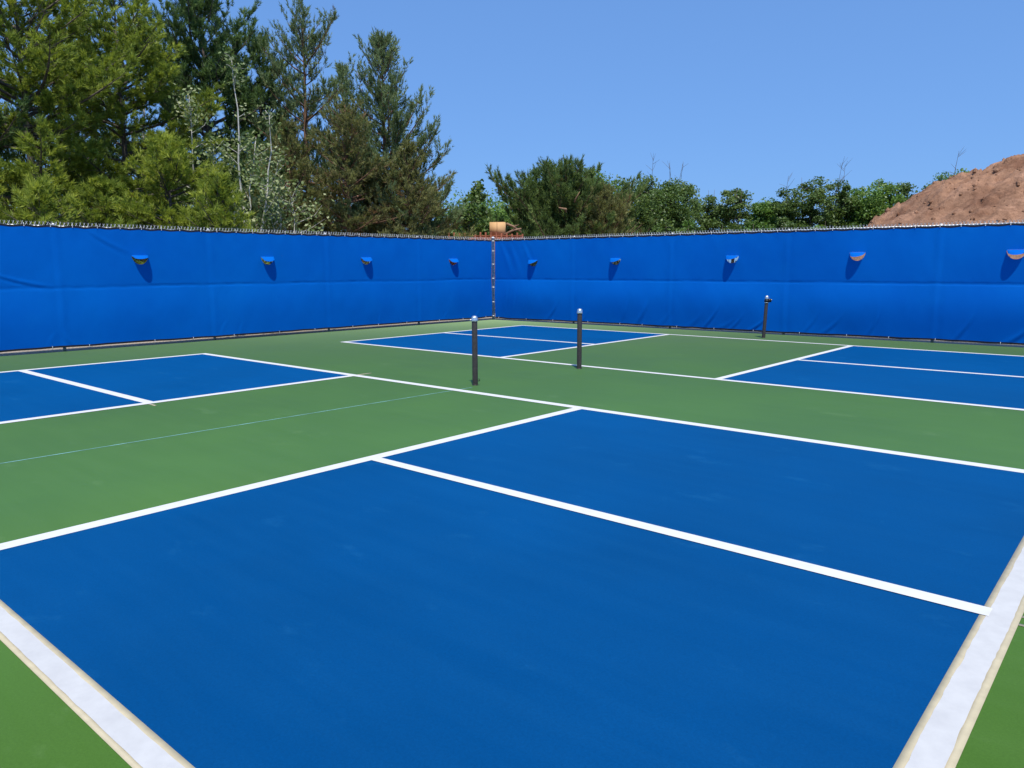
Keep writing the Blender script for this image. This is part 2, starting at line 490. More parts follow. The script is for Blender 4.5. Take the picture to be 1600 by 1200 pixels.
# ------------------------------------------------------------------ net posts
def net_post(x, y, rot, label, winch=False, hook=False, lean=0.0):
    t = empty('net_post', (x, y, 0.0), rot)
    t.rotation_euler = (0, lean, rot)
    tag(t, label, 'post', 'dark bronze net posts with silver caps')
    b = MB()
    prof = [(0.0, -0.05), (0.0385, -0.05), (0.0385, 0.905), (0.037, 0.912), (0, 0.912)]
    b.lathe(prof, 28); b.build('tube', M['bronze'], t, True).data.set_sharp_from_angle(angle=0.6)
    b = MB(); b.box((-0.004, 0.037, 0.03), (0.004, 0.047, 0.86)); b.build('lacing_groove', M['bronze'], t)
    b = MB(); b.lathe([(0.0, 0.002), (0.045, 0.002), (0.044, 0.006), (0.041, 0.008), (0.039, 0.009)], 28); b.build('ground_sleeve', M['bronze'], t, True)
    b = MB()
    b.lathe([(0.0395, 0.885), (0.0455, 0.886), (0.0465, 0.892), (0.0465, 0.912), (0.044, 0.917), (0.0435, 0.928), (0.040, 0.942), (0.031, 0.955), (0.017, 0.963), (0, 0.966)], 28)
    b.build('cap', M['chrome'], t, True).data.set_sharp_from_angle(angle=0.5)
    if hook:
        b = MB(); b.tube([(0.035, 0, 0.058), (0.058, 0, 0.060), (0.066, 0, 0.072), (0.060, 0, 0.086), (0.046, 0, 0.086)], 0.006, 8); b.build('net_hook', M['black'], t)
        b = MB(); b.box((-0.062, -0.010, 0.895), (-0.044, 0.010, 0.915)); b.tube([(-0.053, 0, .905), (-0.07, 0, .905)], .006, 8); b.build('cable_bolt', M['chrome'], t)
    if winch:
        b = MB()
        b.box((0.030, -0.032, 0.815), (0.098, 0.032, 0.893)); b.lathe([(0.0, .818), (.052, .818), (.052, .872), (0, .872)], 20)
        b.build('winch_housing', M['black'], t)
        b = MB(); b.lathe([(.0395, .790), (.0475, .792), (.0475, .812), (.0395, .814)], 24); b.build('collar', M['chrome'], t, True)
        b = MB(); b.tube([(0.098, 0, 0.868), (0.118, 0, 0.868)], 0.012, 10); b.build('winch_bolt', M['chrome'], t)
    return t


net_post(-0.035, 6.60, math.radians(40), 'nearest dark bronze net post, with a hook near its foot, beside the near court sideline', hook=True)
net_post(0.060, 8.93, math.radians(60), 'middle dark bronze net post in front of the second court near sideline')
net_post(0.190, 15.93, math.radians(35), 'farthest dark bronze net post with black winch, standing near the right fence', winch=True, lean=math.radians(2.2))


# ------------------------------------------------------------------ fence and windscreens
FLEN = 16.9
FH = 2.465


def frame(d):
    z = np.array([0, 0, 1.0]); x = np.array([d[0], d[1], 0]); y = np.cross(z, x)
    return Matrix(((x[0], y[0], 0, C0[0]), (x[1], y[1], 0, C0[1]), (x[2], y[2], 1, 0), (0, 0, 0, 1)))


def chain_link(sgn):
    """interlocked zigzag wires, twisted barbs along the top; local y = sgn is the court side"""
    b = MB(); p = 0.0715; n = int(FLEN / p)
    zz = np.arange(0.02, FH - 0.005, p / 2); K = len(zz)
    s = (np.arange(n) * p)[:, None] + np.where(np.arange(K) % 2, p / 2, -p / 2)[None] * 1.02
    y = np.where(np.arange(K) % 2, .0035, -.0035)[None] * sgn + np.zeros((n, 1)) + sgn * 0.012
    P = np.stack([s, y, np.broadcast_to(zz, (n, K))], -1)
    r = 0.0024
    off = np.array([[r, 0, 0], [-r * .5, r * .87, 0], [-r * .5, -r * .87, 0]])
    V = (P[:, :, None] + off[None, None]).reshape(-1, 3)
    base = (np.arange(n)[:, None] * K + np.arange(K - 1)[None])[:, :, None] * 3
    j = np.arange(3); j2 = (j + 1) % 3
    Fq = np.stack([base + j, base + j2, base + 3 + j2, base + 3 + j], -1).reshape(-1, 4)
    b.add(V, Fq)
    # barbs: two wire ends twisted together above the rail
    rb = 0.0062
    off = np.array([[rb, 0, 0], [-rb * .5, rb * .87, 0], [-rb * .5, -rb * .87, 0]])
    q = np.arange(n) * p + p / 2
    jit = rng.normal(0, .004, n)
    tops = []
    for (a0, a1, a2) in ((-.020, .004, .016), (.020, -.004, -.016)):
        Q = np.stack([np.stack([q + a0, 0 * q + sgn * .012, 0 * q + FH - .022], -1),
                      np.stack([q + a1, 0 * q + sgn * .010, 0 * q + FH + .010 + jit], -1),
                      np.stack([q + a2, 0 * q + sgn * .012, 0 * q + FH + .044 + jit], -1)], 1)
        V = (Q[:, :, None] + off[None, None]).reshape(-1, 3)
        base = (np.arange(n)[:, None] * 3 + np.arange(2)[None])[:, :, None] * 3
        Fq = np.stack([base + j, base + j2, base + 3 + j2, base + 3 + j], -1).reshape(-1, 4)
        b.add(V, Fq)
    return b


def fence(d, sgn, spots, label, corner):
    t = empty('chain_link_fence', matrix=frame(d)); tag(t, label, 'fence', 'chain link fences around the courts')
    o = chain_link(sgn).build('chain_link', M['wire'], t); o['kind'] = 'stuff'
    b = MB(); zr = FH - (.045 if sgn > 0 else .024); b.tube([(0.03, -sgn * .022, zr), (FLEN, -sgn * .022, zr)], 0.021, 10); b.build('top_rail', M['galv'], t, True)
    b = MB(); b.tube([(0.03, sgn * .016, 0.045), (FLEN, sgn * .016, 0.045)], 0.0035, 5); b.build('tension_wire', M['wire'], t)
    b = MB(); b.tube([(0.03, -sgn * .022, 1.25), (FLEN, -sgn * .022, 1.25)], 0.019, 8); b.build('middle_rail', M['galv'], t, True)
    pm = MB(); pm.lathe([(0, -.2), (0.03, -.2), (0.03, FH - .03), (0.033, FH - .028), (0.033, FH + .0), (0.02, FH + .018), (0, FH + .022)], 16, (0, 0))
    me = pm.mesh('post', True); me.materials.append(M['galv'])
    for s in spots:
        link_copy(me, 'post', t, Matrix.Translation((s, -sgn * .050, 0)))
    if corner:
        pm = MB(); pm.lathe([(0, -.2), (0.046, -.2), (0.046, FH + .02), (0.050, FH + .022), (0.050, FH + .045), (0.030, FH + .066), (0, FH + .072)], 18)
        link = pm.build('corner_post', M['galv_bright'], t, True)
        link.location = (0.055, -0.062, 0)
        for z in (0.12, 0.55, 1.0, 1.27, 1.7, 2.1, 2.4):       # tension bands
            bb = MB(); bb.lathe([(.047, z - .012), (.0520, z - .012), (.0520, z + .012), (.047, z + .012)], 16)
            o = bb.build('tension_band', M['galv'], t, True); o.location = (0.055, -0.062, 0)
    return t


SPL = [2.98, 5.97, 9.00, 12.08, 15.1]; SPR = [2.98, 6.04, 9.03, 12.2, 15.2]
fence(DL, 1, SPL, 'galvanised chain link fence with barbed top behind the left blue windscreen', False)
fence(DR, -1, SPR, 'galvanised chain link fence with corner post behind the right blue windscreen', True)

TIE_S = 0.42


class Screen:
    def __init__(self, side):
        self.side = side
        r = np.random.default_rng(3 if side == 'L' else 5)
        self.r = r
        self.wr = []
        if side == 'R':
            for s0 in (2.05, 3.3, 4.55, 5.05, 5.75, 6.55, 7.0, 7.35, 7.7, 8.2, 9.5, 9.9, 10.9, 12.6, 13.5, 14.4, 14.9, 16.2):
                self.wr.append((s0, 0.06, s0 + r.uniform(.25, .55), r.uniform(.35, .75), r.uniform(.028, .065), r.uniform(.006, .018)))
            for s0 in (0.30, .62, 1.15):
                self.wr.append((s0 + .45, 1.40, s0 - .02 + r.uniform(-.05, .05), 2.44, r.uniform(.07, .11), r.uniform(.007, .011)))
                self.wr.append((s0 + .1, .15, s0 + .35, 1.15, r.uniform(.04, .06), r.uniform(.004, .008)))
        else:
            for s0 in (0.8, 2.1, 3.6, 4.4, 8.4, 8.9, 11.9, 12.4):
                self.wr.append((s0, 0.08, s0 + r.uniform(-.25, .25), r.uniform(.3, .5), r.uniform(.03, .05), r.uniform(.003, .007)))
            self.wr.append((12.25, 1.27, 13.4, 1.62, .035, .010))
            self.wr.append((10.75, 1.95, 11.6, 2.44, .05, .006))

    def z0(self, s):
        base = 0.088 if self.side == 'L' else 0.060
        return base + 0.012 * vnoise(s * .9, s * 0 + .5, 21) + 0.008 * vnoise(s * 3.1, s * 0 + .5, 22)

    def z1(self, s):
        return FH - 0.026 - 0.016 * np.abs(np.sin(math.pi * s / TIE_S)) ** 2

    def off(self, s, z):
        L_ = self.side == 'L'
        posts = SPL if L_ else SPR
        o = 0.030 + 0 * s
        lower = np.clip((z - .05) / 1.2, 0, 1); upper = np.clip((z - 1.25) / 1.2, 0, 1)
        bay = 0.55 + 0.45 * np.sin(math.pi * s / 3.02) ** 2
        amp = 0.030 if L_ else 0.064
        o += amp * bay * np.sin(math.pi * lower ** 1.25) * (z < 1.25)
        o += (0.012 if L_ else 0.016) * bay * np.sin(math.pi * upper) * (z >= 1.25)
        o -= 0.012 * np.exp(-((z - 1.25 + .010 * vnoise(s * 1.2, s * 0, 9)) / .013) ** 2)
        for sp in posts:
            o += 0.007 * np.exp(-((s - sp) / .06) ** 2) * (.7 + .5 * vnoise(z * 2.5, 0 * z + sp, 44)) - 0.005 * np.exp(-((s - sp - .10) / .06) ** 2)
        o += 0.010 * vnoise(s * 1.1, z * .9, 31) + 0.0035 * vnoise(s * 3.2, z * 2.2, 32) + 0.0012 * vnoise(s * 9, z * 5, 33)
        o += 0.004 * np.exp(-((z - 2.44) / .16) ** 2) * np.cos(2 * math.pi * s / TIE_S)
        for (sa, za, sb, zb, wd, am) in self.wr:
            dx, dz = sb - sa, zb - za; ln = math.hypot(dx, dz)
            u = ((s - sa) * dx + (z - za) * dz) / ln; v = (-(s - sa) * dz + (z - za) * dx) / ln
            v = v + .04 * np.sin(u * 3 / ln)
            env = np.clip(u / ln, 0, 1); env = np.sin(math.pi * np.clip(env * .85 + .12, 0, 1)) ** 1.2 * (u > -.05) * (u < ln * 1.05)
            wv = wd * (1 - .45 * np.clip(u / ln, 0, 1))
            o += am * env * (np.exp(-(v / wv) ** 2) - .7 * np.exp(-((v + 1.7 * wv) / (1.1 * wv)) ** 2))
        return o


HR = 0.168          # vent half width
HD = 0.190          # vent depth


def d_shape(ang):
    """radius from the point (0,-0.075) to the edge of a D-shaped hole hinged along its flat top"""
    t = np.linspace(0, math.pi, 60)
    px = np.concatenate([-HR * np.cos(t)[::1], np.linspace(HR, -HR, 30)]); pz = np.concatenate([-HD * np.sin(t), np.zeros(30)])
    a = np.arctan2(pz + .075, px); r = np.hypot(px, pz + .075)
    o = np.argsort(a); a = a[o]; r = r[o]
    return np.interp(ang, np.concatenate([a - 2 * math.pi, a, a + 2 * math.pi]), np.tile(r, 3))


def windscreen(d, sgn, side, vents, label):
    S = Screen(side)
    t = empty('windscreen', matrix=frame(d)); tag(t, label, 'windscreen', 'blue windscreens tied to the fence')
    h = 0.030
    s_start = 0.115 if side == 'R' else 0.110
    sg = np.arange(s_start, FLEN, h); zg = np.linspace(0, 1, 83)
    SS, TT = np.meshgrid(sg, zg, indexing='ij')
    if side == 'R':
        SS = SS + (SS < .3) * (.3 - SS) / .25 * .012 * np.sin(TT * 9)
    ZZ = S.z0(SS) * (1 - TT) + S.z1(SS) * TT
    YY = S.off(SS, ZZ)
    P = np.stack([SS, sgn * (YY + .012), ZZ], -1)
    ns, nz = SS.shape
    idx = np.arange(ns * nz).reshape(ns, nz)
    keep = np.ones((ns - 1, nz - 1), bool)
    b = MB(); b.add(P.reshape(-1, 3), np.zeros((0, 4), int))
    for (vc, vz, droop, tw) in vents:
        i0 = int(round((vc - .24 - s_start) / h)); i1 = int(round((vc + .24 - s_start) / h))
        zc = ZZ[i0]
        j0 = int(np.argmin(abs(zc - (vz - .27)))); j1 = int(np.argmin(abs(zc - (vz + .075))))
        keep[i0:i1, j0:j1] = False
        ring = [(i, j0) for i in range(i0, i1)] + [(i1, j) for j in range(j0, j1)] + [(i, j1) for i in range(i1, i0, -1)] + [(i0, j) for j in range(j1, j0, -1)]
        rid = np.array([idx[a] for a in ring]); rp = P.reshape(-1, 3)[rid]
        ang = np.arctan2(rp[:, 2] - (vz - .075), rp[:, 0] - vc)
        rad = d_shape(ang)
        hs = vc + rad * np.cos(ang); hz = vz - .075 + rad * np.sin(ang)
        hp = np.stack([hs, sgn * (S.off(hs, hz) + .012), hz], -1)
        start = b.n; b.add(hp, np.zeros((0, 4), int))
        m = len(rid); a = np.arange(m); c = (a + 1) % m
        b.f.append(np.stack([rid, rid[c], start + c, start + a], -1))
    A = np.stack([idx[:-1, :-1], idx[1:, :-1], idx[1:, 1:], idx[:-1, 1:]], -1)[keep]
    b.f.append(A)
    b.v = [v for v in b.v]
    b.f = [f for f in b.f if len(f)]
    b.build('screen_cloth', M['cloth'], t, True)
    # hems
    for nm, za, zb in (('top_hem', 1.0, -.030), ('bottom_hem', 0.0, .030)):
        hb = MB()
        zc = S.z1(sg) if za else S.z0(sg)
        lo, hi = (zc + zb, zc + .004) if za else (zc - .006, zc + zb)
        pts = []
        for zv in (lo, hi):
            pts.append(np.stack([sg, sgn * (S.off(sg, zv) + .016), zv], -1))
        m = len(sg); i = np.arange(m - 1)
        hb.add(np.concatenate(pts), np.stack([i, i + 1, i + m + 1, i + m], -1))
        hb.build(nm, M['hem'], t, True)
    # cable ties along the top and bottom
    tm = MB(); tm.tube([(0, 0, -.022), (0, sgn * .006, -.005), (0, 0, .030), (0, -sgn * .02, .045)], .0042, 5)
    tm.box((-.007, -.004 + sgn * .006, -.026), (.007, .004 + sgn * .006, -.014))
    me = tm.mesh('cable_tie'); me.materials.append(M['tie'])
    for i in range(int(FLEN / TIE_S)):
        s = (i + .5) * TIE_S if False else i * TIE_S + TIE_S * 1.0
        if s > FLEN - .1: break
        z = float(S.z1(np.array([s]))[0]); y = float(S.off(np.array([s]), np.array([z]))[0])
        link_copy(me, 'cable_tie', t, Matrix.Translation((s + random.uniform(-.03, .03), sgn * (y + .017), z - .006)))
    bm_ = MB(); bm_.tube([(0, 0, .03), (0, sgn * .006, .012), (0, 0, -.02), (0, -sgn * .02, -.045)], .0042, 5)
    me = bm_.mesh('bottom_tie'); me.materials.append(M['tie'])
    for i in range(int(FLEN / 1.01)):
        s = i * 1.01 + .35 + random.uniform(-.2, .2)
        if s > FLEN - .1: break
        z = float(S.z0(np.array([s]))[0]); y = float(S.off(np.array([s]), np.array([z]))[0])
        link_copy(me, 'bottom_tie', t, Matrix.Translation((s, sgn * (y + .018), z)))
    # vent flaps: the cut-out D hinged along its top edge, sagging outwards
    for (vc, vz, droop, tw) in vents:
        fb = MB(); nu, nv = 15, 13
        u = np.linspace(-1, 1, nu); v = np.linspace(0, 1, nv)
        U, V = np.meshgrid(u, v, indexing='ij')
        depth = HD * np.sqrt(np.clip(1 - U ** 2, 0.0004, 1))
        r = V * depth
        th = math.radians(droop) + math.radians(16) * (V - .3) + math.radians(tw) * U     # angle below horizontal
        curl = .018 * U ** 2 * V
        s_ = vc + U * HR * (1 - .04 * V)
        zt = vz - .0015 - r * np.sin(th) - curl
        y_ = S.off(vc + U * HR, vz + 0 * U) + .013 + r * np.cos(th)
        id2 = np.arange(nu * nv).reshape(nu, nv)
        fb.add(np.stack([s_, sgn * y_, zt], -1).reshape(-1, 3), np.stack([id2[:-1, :-1], id2[1:, :-1], id2[1:, 1:], id2[:-1, 1:]], -1).reshape(-1, 4))
        fb.build('vent_flap', M['cloth'], t, True)
    return t


VL = [(1.725, 1.868, 24, 10), (4.813, 1.884, 22, 8), (7.643, 1.880, 24, 9), (10.549, 1.888, 12, 8), (13.5, 1.89, 30, 0), (16.4, 1.89, 30, 5)]
VR = [(1.598, 1.826, 26, -10), (4.407, 1.855, 25, -8), (7.718, 1.885, 20, -6), (10.612, 1.922, 22, -4), (13.575, 1.930, 22, 0), (16.4, 1.93, 36, 0)]
windscreen(DL, 1, 'L', VL, 'blue fabric windscreen with half-moon vents covering the left fence')
windscreen(DR, -1, 'R', VR, 'wrinkled blue fabric windscreen with half-moon vents covering the right fence')


# ------------------------------------------------------------------ trees
def unit(v):
    return v / (np.linalg.norm(v, axis=-1, keepdims=True) + 1e-9)


def needles(mb, pos, axis, length, nper, nlen, nwid, r, spread=0.75, tone=None):
    """bottle-brush shoots: nper pointed needles round each shoot axis"""
    n = len(pos)
    t = r.random((n, nper)); base = pos[:, None] + axis[:, None] * (length[:, None] * t)[:, :, None]
    rad = r.normal(size=(n, nper, 3)); rad -= (rad * axis[:, None]).sum(-1, keepdims=True) * axis[:, None]; rad = unit(rad)
    sp = spread * (1.05 - .55 * t)[:, :, None]
    dr = unit(axis[:, None] * (1 - sp * .35) + rad * sp)
    ln = nlen * r.uniform(.7, 1.25, (n, nper))[:, :, None]
    side = unit(np.cross(dr, r.normal(size=(n, nper, 3)))) * nwid * .5
    tip = base + dr * ln
    V = np.stack([base - side, base + side, tip], 2).reshape(-1, 3)
    F = np.arange(n * nper * 3).reshape(-1, 3)
    if tone is None: tone = r.random(n)
    a = np.clip(tone[:, None] + r.normal(0, .10, (n, nper)), 0, 1)
    a = np.repeat(a.ravel(), 3)
    mb.add(V, F, a)


def leaves(mb, pos, size, r, tone, flat=0.0):
    n = len(pos)
    nrm = r.normal(size=(n, 3)); nrm[:, 2] = np.abs(nrm[:, 2]) + flat; nrm = unit(nrm)
    u = unit(np.cross(nrm, r.normal(size=(n, 3)))); w = np.cross(nrm, u)
    s = (size * r.uniform(.65, 1.3, n))[:, None]
    V = np.stack([pos - u * s * .5, pos - w * s * .32 + u * s * .05, pos + u * s * .55, pos + w * s * .32 + u * s * .05], 1).reshape(-1, 3)
    mb.add(V, np.arange(n * 4).reshape(-1, 4), np.repeat(np.clip(tone, 0, 1), 4))


def conifer(px, depth, top_py, label, kind='scots', R=2.4, base=0.8, nbr=70, shoots=1.0, seed=0, bark='bark_grey', mat='needle_blue',
            upturn=0.35, nlen=.10, nwid=.012, nper=18, slen=.20, prof=0.75, lean=(0, 0), forks=0, dead=0.0, name='pine_tree', height=None, ragged_=0.35, tone0=.5, up=.55, point=.55, group='pine trees behind the left fence'):
    if group.startswith('pine'): base = max(base, min(1.6, .35 * height_at(px, depth, top_py)))
    r = np.random.default_rng(seed + 100)
    p = view_point(px, depth); H = height or height_at(px, depth, top_py)
    t = empty(name, p); tag(t, label, 'tree', group)
    wood = MB(); fol = MB()
    k = 14; zz = np.linspace(0, 1, k)
    wob = np.cumsum(r.normal(0, .035, (k, 2)), 0) * H * .05; wob -= wob[0]
    tr = np.stack([wob[:, 0] + lean[0] * zz * H, wob[:, 1] + lean[1] * zz * H, zz * H * .985 - .1 * (zz == 0)], -1)
    rt = (0.0105 * H + .02) * (1 - zz) ** .85 + .012
    wood.tube(tr, rt, 8)
    SP, SA, SL, ST = [], [], [], []
    az = r.random() * 6.28
    hs = base + (H - base) * np.sort(r.random(nbr) ** .9)
    for h in hs:
        tt = (h - base) / (H - base)
        Lb = R * ((1 - tt) ** prof * .93 + .07) * (1 - np.exp(-(tt + .08) * 9) * .35) * r.uniform(1 - ragged_ * 1.3, 1 + ragged_)
        az += 2.4 + r.normal(0, .35)
        el = math.radians(-6 + 58 * tt ** 1.3 + r.normal(0, 7))
        Lb = max(.2, min(Lb, (H - h + .1) / (math.sin(max(el, .1)) + .8 * upturn + point * math.cos(el))))
        o = np.array([np.interp(h, zz * H * .985, tr[:, 0]), np.interp(h, zz * H * .985, tr[:, 1]), h])
        dh = np.array([math.cos(az), math.sin(az), 0]); lat = np.array([-dh[1], dh[0], 0])
        bend = r.normal(0, .18)
        u = np.linspace(0, 1, 7)
        def pt(u):
            u = np.asarray(u)[..., None]
            return o + dh * (Lb * u * math.cos(el)) + lat * (bend * Lb * u ** 2) + np.array([0, 0, 1.0]) * (Lb * (math.sin(el) * u + upturn * u ** 2.2 * .8))
        bp = pt(u)
        br = (0.006 + .016 * Lb) * (1 - u) ** .8 + .004
        wood.tube(bp, br, 5, False)
        is_dead = r.random() < dead * (1 - tt)
        n2 = max(4, int(Lb / .145))
        us = np.linspace(.22 if Lb > .8 else .1, 1.0, n2) + r.normal(0, .02, n2)
        for i, uu in enumerate(us):
            uu = min(max(uu, .05), 1.0)
            q = pt(np.array([uu, min(uu + .05, 1.06)])); tan = unit(q[1] - q[0])
            l2 = min(Lb * .42, .95) * (1.1 - uu * .72) * r.uniform(.6, 1.25)
            sd_ = (1 if i % 2 else -1)
            d2 = unit(tan * .75 + lat * sd_ * r.uniform(.35, .95) * (uu < .97) + np.array([0, 0, up * r.uniform(.0, .7)]) + r.normal(0, .10, 3))
            e2 = q[0] + d2 * l2 + np.array([0, 0, up * .22 * l2])
            wood.tube(np.stack([q[0], (q[0] + e2) / 2 - [0, 0, .02], e2]), [.007, .005, .003], 3, False)
            if is_dead: continue
            m = max(3, int(l2 / .056 * shoots + r.random()))
            f = np.sqrt(r.random(m)) if m > 1 else np.ones(1)
            f[-1] = 1
            pos = q[0] + (e2 - q[0]) * f[:, None] + r.normal(0, .03, (m, 3))
            ax = unit(d2 * .8 + r.normal(0, .45, (m, 3)) + np.array([0, 0, up]))
            SP.append(pos); SA.append(ax); SL.append(slen * r.uniform(.55, 1.3, m)); ST.append(np.full(m, tone0 + r.normal(0, .14)) + r.normal(0, .10, m) + .10 * (f - .6))
    # leader shoots
    m = 7
    SP.append(tr[-1] + np.stack([r.normal(0, .05, m), r.normal(0, .05, m), -np.linspace(0, .7, m)], -1)); SA.append(unit(np.stack([r.normal(0, .25, m), r.normal(0, .25, m), np.ones(m)], -1)))
    SL.append(np.full(m, slen * 1.5)); ST.append(np.full(m, tone0 + .15))
    SP = np.concatenate(SP); SA = np.concatenate(SA); SL = np.concatenate(SL); ST = np.concatenate(ST)
    needles(fol, SP, SA, SL, int(nper * .95), nlen * 1.15, nwid * 1.75, r, tone=ST)
    wood.build('trunk', M[bark], t, True)
    fol.build('crown', M[mat], t)
    return t


def broadleaf(px, depth, top_py, label, R=2.5, base=1.0, n=5200, leaf=.24, mat='leaf_mid', bark='bark_grey', seed=0, clumps=46, name='leafy_tree',
              tall=1.0, group='leafy trees beyond the right fence', bare=0, stems=1, tone0=.5, fill=.55, dx=0.0):
    r = np.random.default_rng(seed + 500)
    p = view_point(px, depth); H = height_at(px, depth, top_py)
    t = empty(name, p); tag(t, label, 'tree', group)
    wood = MB(); fol = MB()
    cz = (H + base) / 2; rz = (H - base) / 2
    k = 9; zz = np.linspace(0, 1, k)
    for st in range(stems):
        wob = np.cumsum(r.normal(0, .10, (k, 2)), 0) * .5; wob -= wob[0]
        lx = r.normal(0, .25 * R) if stems > 1 else 0
        tr = np.stack([wob[:, 0] * R * .2 + lx * zz, wob[:, 1] * R * .2 + r.normal(0, .1) * zz, zz * H * .93 - .1 * (zz == 0)], -1)
        wood.tube(tr, (0.012 * H / stems ** .5 + .015) * (1 - zz) ** .9 + .012, 7)
    # clump centres, denser towards the outside, shape narrowing upwards
    d = unit(r.normal(size=(clumps, 3))); rad = r.random(clumps) ** .45
    ce = d * rad[:, None]; ce[:, 2] = np.where(ce[:, 2] < 0, ce[:, 2] * .9, ce[:, 2])
    wz = np.where(ce[:, 2] > 0, 1 - .12 * ce[:, 2] ** 2, 1.0)
    ce = np.stack([ce[:, 0] * R * wz * .86, ce[:, 1] * R * wz * .86, cz + ce[:, 2] * rz * .88], -1)
    for c in ce:
        h0 = np.clip(c[2] - r.uniform(.25, .6) * math.hypot(c[0], c[1]) - .4, .3, H * .85)
        s0 = np.array([np.interp(h0, zz * H * .93, tr[:, 0]), np.interp(h0, zz * H * .93, tr[:, 1]), h0])
        mid = (s0 + c) / 2 + r.normal(0, .08 * R, 3)
        wood.tube(np.stack([s0, mid, c]), [.03 + .004 * H, .025, .010], 4, False)
    cr = R * (.14 + .30 * r.random(clumps) ** 1.4) * (1.0 if clumps > 30 else 1.2)
    m = n // clumps
    P, T = [], []
    for c, q in zip(ce, cr):
        dd = unit(r.normal(size=(m, 3))); rr_ = r.random(m) ** fill
        pos = c + dd * (rr_ * q)[:, None] * np.array([1.1, 1.1, .72])
        P.append(pos); T.append(tone0 + r.normal(0, .13) + r.normal(0, .16, m))
    P = np.concatenate(P); T = np.concatenate(T)
    leaves(fol, P, leaf, r, T, .35)
    for b_ in range(bare):                                       # bare twigs reaching above the crown
        a = r.random() * 6.28; q = np.array([math.cos(a), math.sin(a), 0]) * R * r.uniform(0, .45)
        s0 = np.array([0, 0, H * .75]) + q * .4; e = np.array([0, 0, H + r.uniform(.1, .12) * H]) + q
        wood.tube(np.stack([s0, (s0 + e) / 2 + r.normal(0, .1, 3), e]), [.035, .022, .010], 4, False)
        for _ in range(7):
            f = r.uniform(.45, .95); s1 = s0 + (e - s0) * f
            e1 = s1 + np.array([r.normal(0, .5), r.normal(0, .5), r.uniform(.4, .9)]) * .9
            wood.tube(np.stack([s1, e1]), [.018, .007], 3, False)
    wood.build('trunk', M[bark], t, True)
    fol.build('crown', M[mat], t)
    return t


def aspen(px, depth, top_py, label, seed=0, R=1.0, n=1500, leaf=.062, stems=2, base=1.2, mat='leaf_aspen', group='young aspens between the pines', name='aspen_tree', tone0=.55, nb=26, bark='bark_white'):
    r = np.random.default_rng(seed + 900)
    p = view_point(px, depth); H = height_at(px, depth, top_py)
    t = empty(name, p); tag(t, label, 'tree', group)
    wood = MB(); fol = MB(); P, T = [], []
    for st in range(stems):
        k = 12; zz = np.linspace(0, 1, k); Hs = H * (1 if st == 0 else r.uniform(.6, .88))
        wob = np.cumsum(r.normal(0, .09, (k, 2)), 0); wob -= wob[0]
        a = r.random() * 6.28; ln = 0 if st == 0 else r.uniform(.05, .13)
        tr = np.stack([wob[:, 0] * .5 + math.cos(a) * ln * Hs * zz, wob[:, 1] * .5 + math.sin(a) * ln * Hs * zz, zz * Hs - .1 * (zz == 0)], -1)
        wood.tube(tr, (.0045 * Hs + .010) * (1 - zz) ** .8 + .005, 7)
        for b_ in range(nb):
            h = base + (Hs - base) * r.random() ** .8; tt = (h - base) / (Hs - base + .01)
            Lb = R * (1 - tt * .75) * r.uniform(.5, 1.15)
            az = r.random() * 6.28; el = math.radians(r.uniform(15, 60))
            s0 = np.array([np.interp(h, tr[:, 2], tr[:, 0]), np.interp(h, tr[:, 2], tr[:, 1]), h])
            dv = np.array([math.cos(az) * math.cos(el), math.sin(az) * math.cos(el), math.sin(el)])
            e = s0 + dv * Lb; mid = s0 + dv * Lb * .55 + r.normal(0, .06, 3)
            wood.tube(np.stack([s0, mid, e]), [.006 + .007 * Lb, .006, .003], 4, False)
            m = max(10, int(3.2 * n / (stems * nb) * Lb / (R * .6)))
            f = r.uniform(.35, 1.08, m)[:, None]
            P.append(s0 + (e - s0) * f + r.normal(0, .11 * (R ** .5), (m, 3))); T.append(tone0 + r.normal(0, .12) + r.normal(0, .20, m))
    leaves(fol, np.concatenate(P), leaf * 1.7, r, np.concatenate(T), .2)
    wood.build('trunk', M[bark], t, True); fol.build('crown', M[mat], t)
    return t


WP = dict(mat='needle_yellow', nlen=.115, nwid=.013, nper=20, slen=.15, upturn=.18, up=.30, prof=.55, tone0=.55)
conifer(52, 20.0, -95, 'big yellow-green white pine with open dark middle at the left picture edge', R=3.1, nbr=92, seed=1, base=1.3, dead=.35, **WP)
conifer(-75, 19.5, -60, 'dark green pine cut off by the left picture edge', R=2.6, nbr=80, seed=2, base=.8, shoots=.7, mat='needle_dark', nlen=.11, nwid=.013, nper=18)
conifer(205, 23.0, -30, 'broad yellow-green white pine right of the big edge pine', R=3.1, nbr=88, seed=3, base=1.0, dead=.2, **WP)
conifer(62, 16.9, 298, 'small bushy young white pine just above the fence at far left', R=1.0, nbr=44, seed=4, base=.4, **dict(WP, tone0=.68))
conifer(268, 20.0, 225, 'low yellow-green white pine in front of the dark tall pine', R=1.9, nbr=64, seed=5, base=.5, **dict(WP, tone0=.66))
conifer(345, 19.0, 292, 'lowest yellow-green white pine beside the aspen stems', R=1.15, nbr=48, seed=6, base=.4, **dict(WP, tone0=.62))
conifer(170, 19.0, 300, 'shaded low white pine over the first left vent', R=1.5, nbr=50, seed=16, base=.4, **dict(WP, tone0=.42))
DP = dict(mat='needle_dark', nlen=.12, nwid=.015, nper=20, slen=.22, upturn=.45, up=.6)
conifer(332, 27.5, -22, 'tallest dark green pine rising out of the picture top', R=3.4, nbr=100, seed=7, base=1.5, prof=.5, point=.3, **DP)
conifer(412, 29.5, 62, 'dark pine with a pointed side top left of the reddish trunk pine', R=2.5, nbr=78, seed=8, base=1.0, point=.35, **dict(DP, tone0=.55))
SPN = dict(mat='needle_blue', nlen=.095, nwid=.013, nper=20, slen=.26, upturn=.5, up=.75, bark='bark_red')
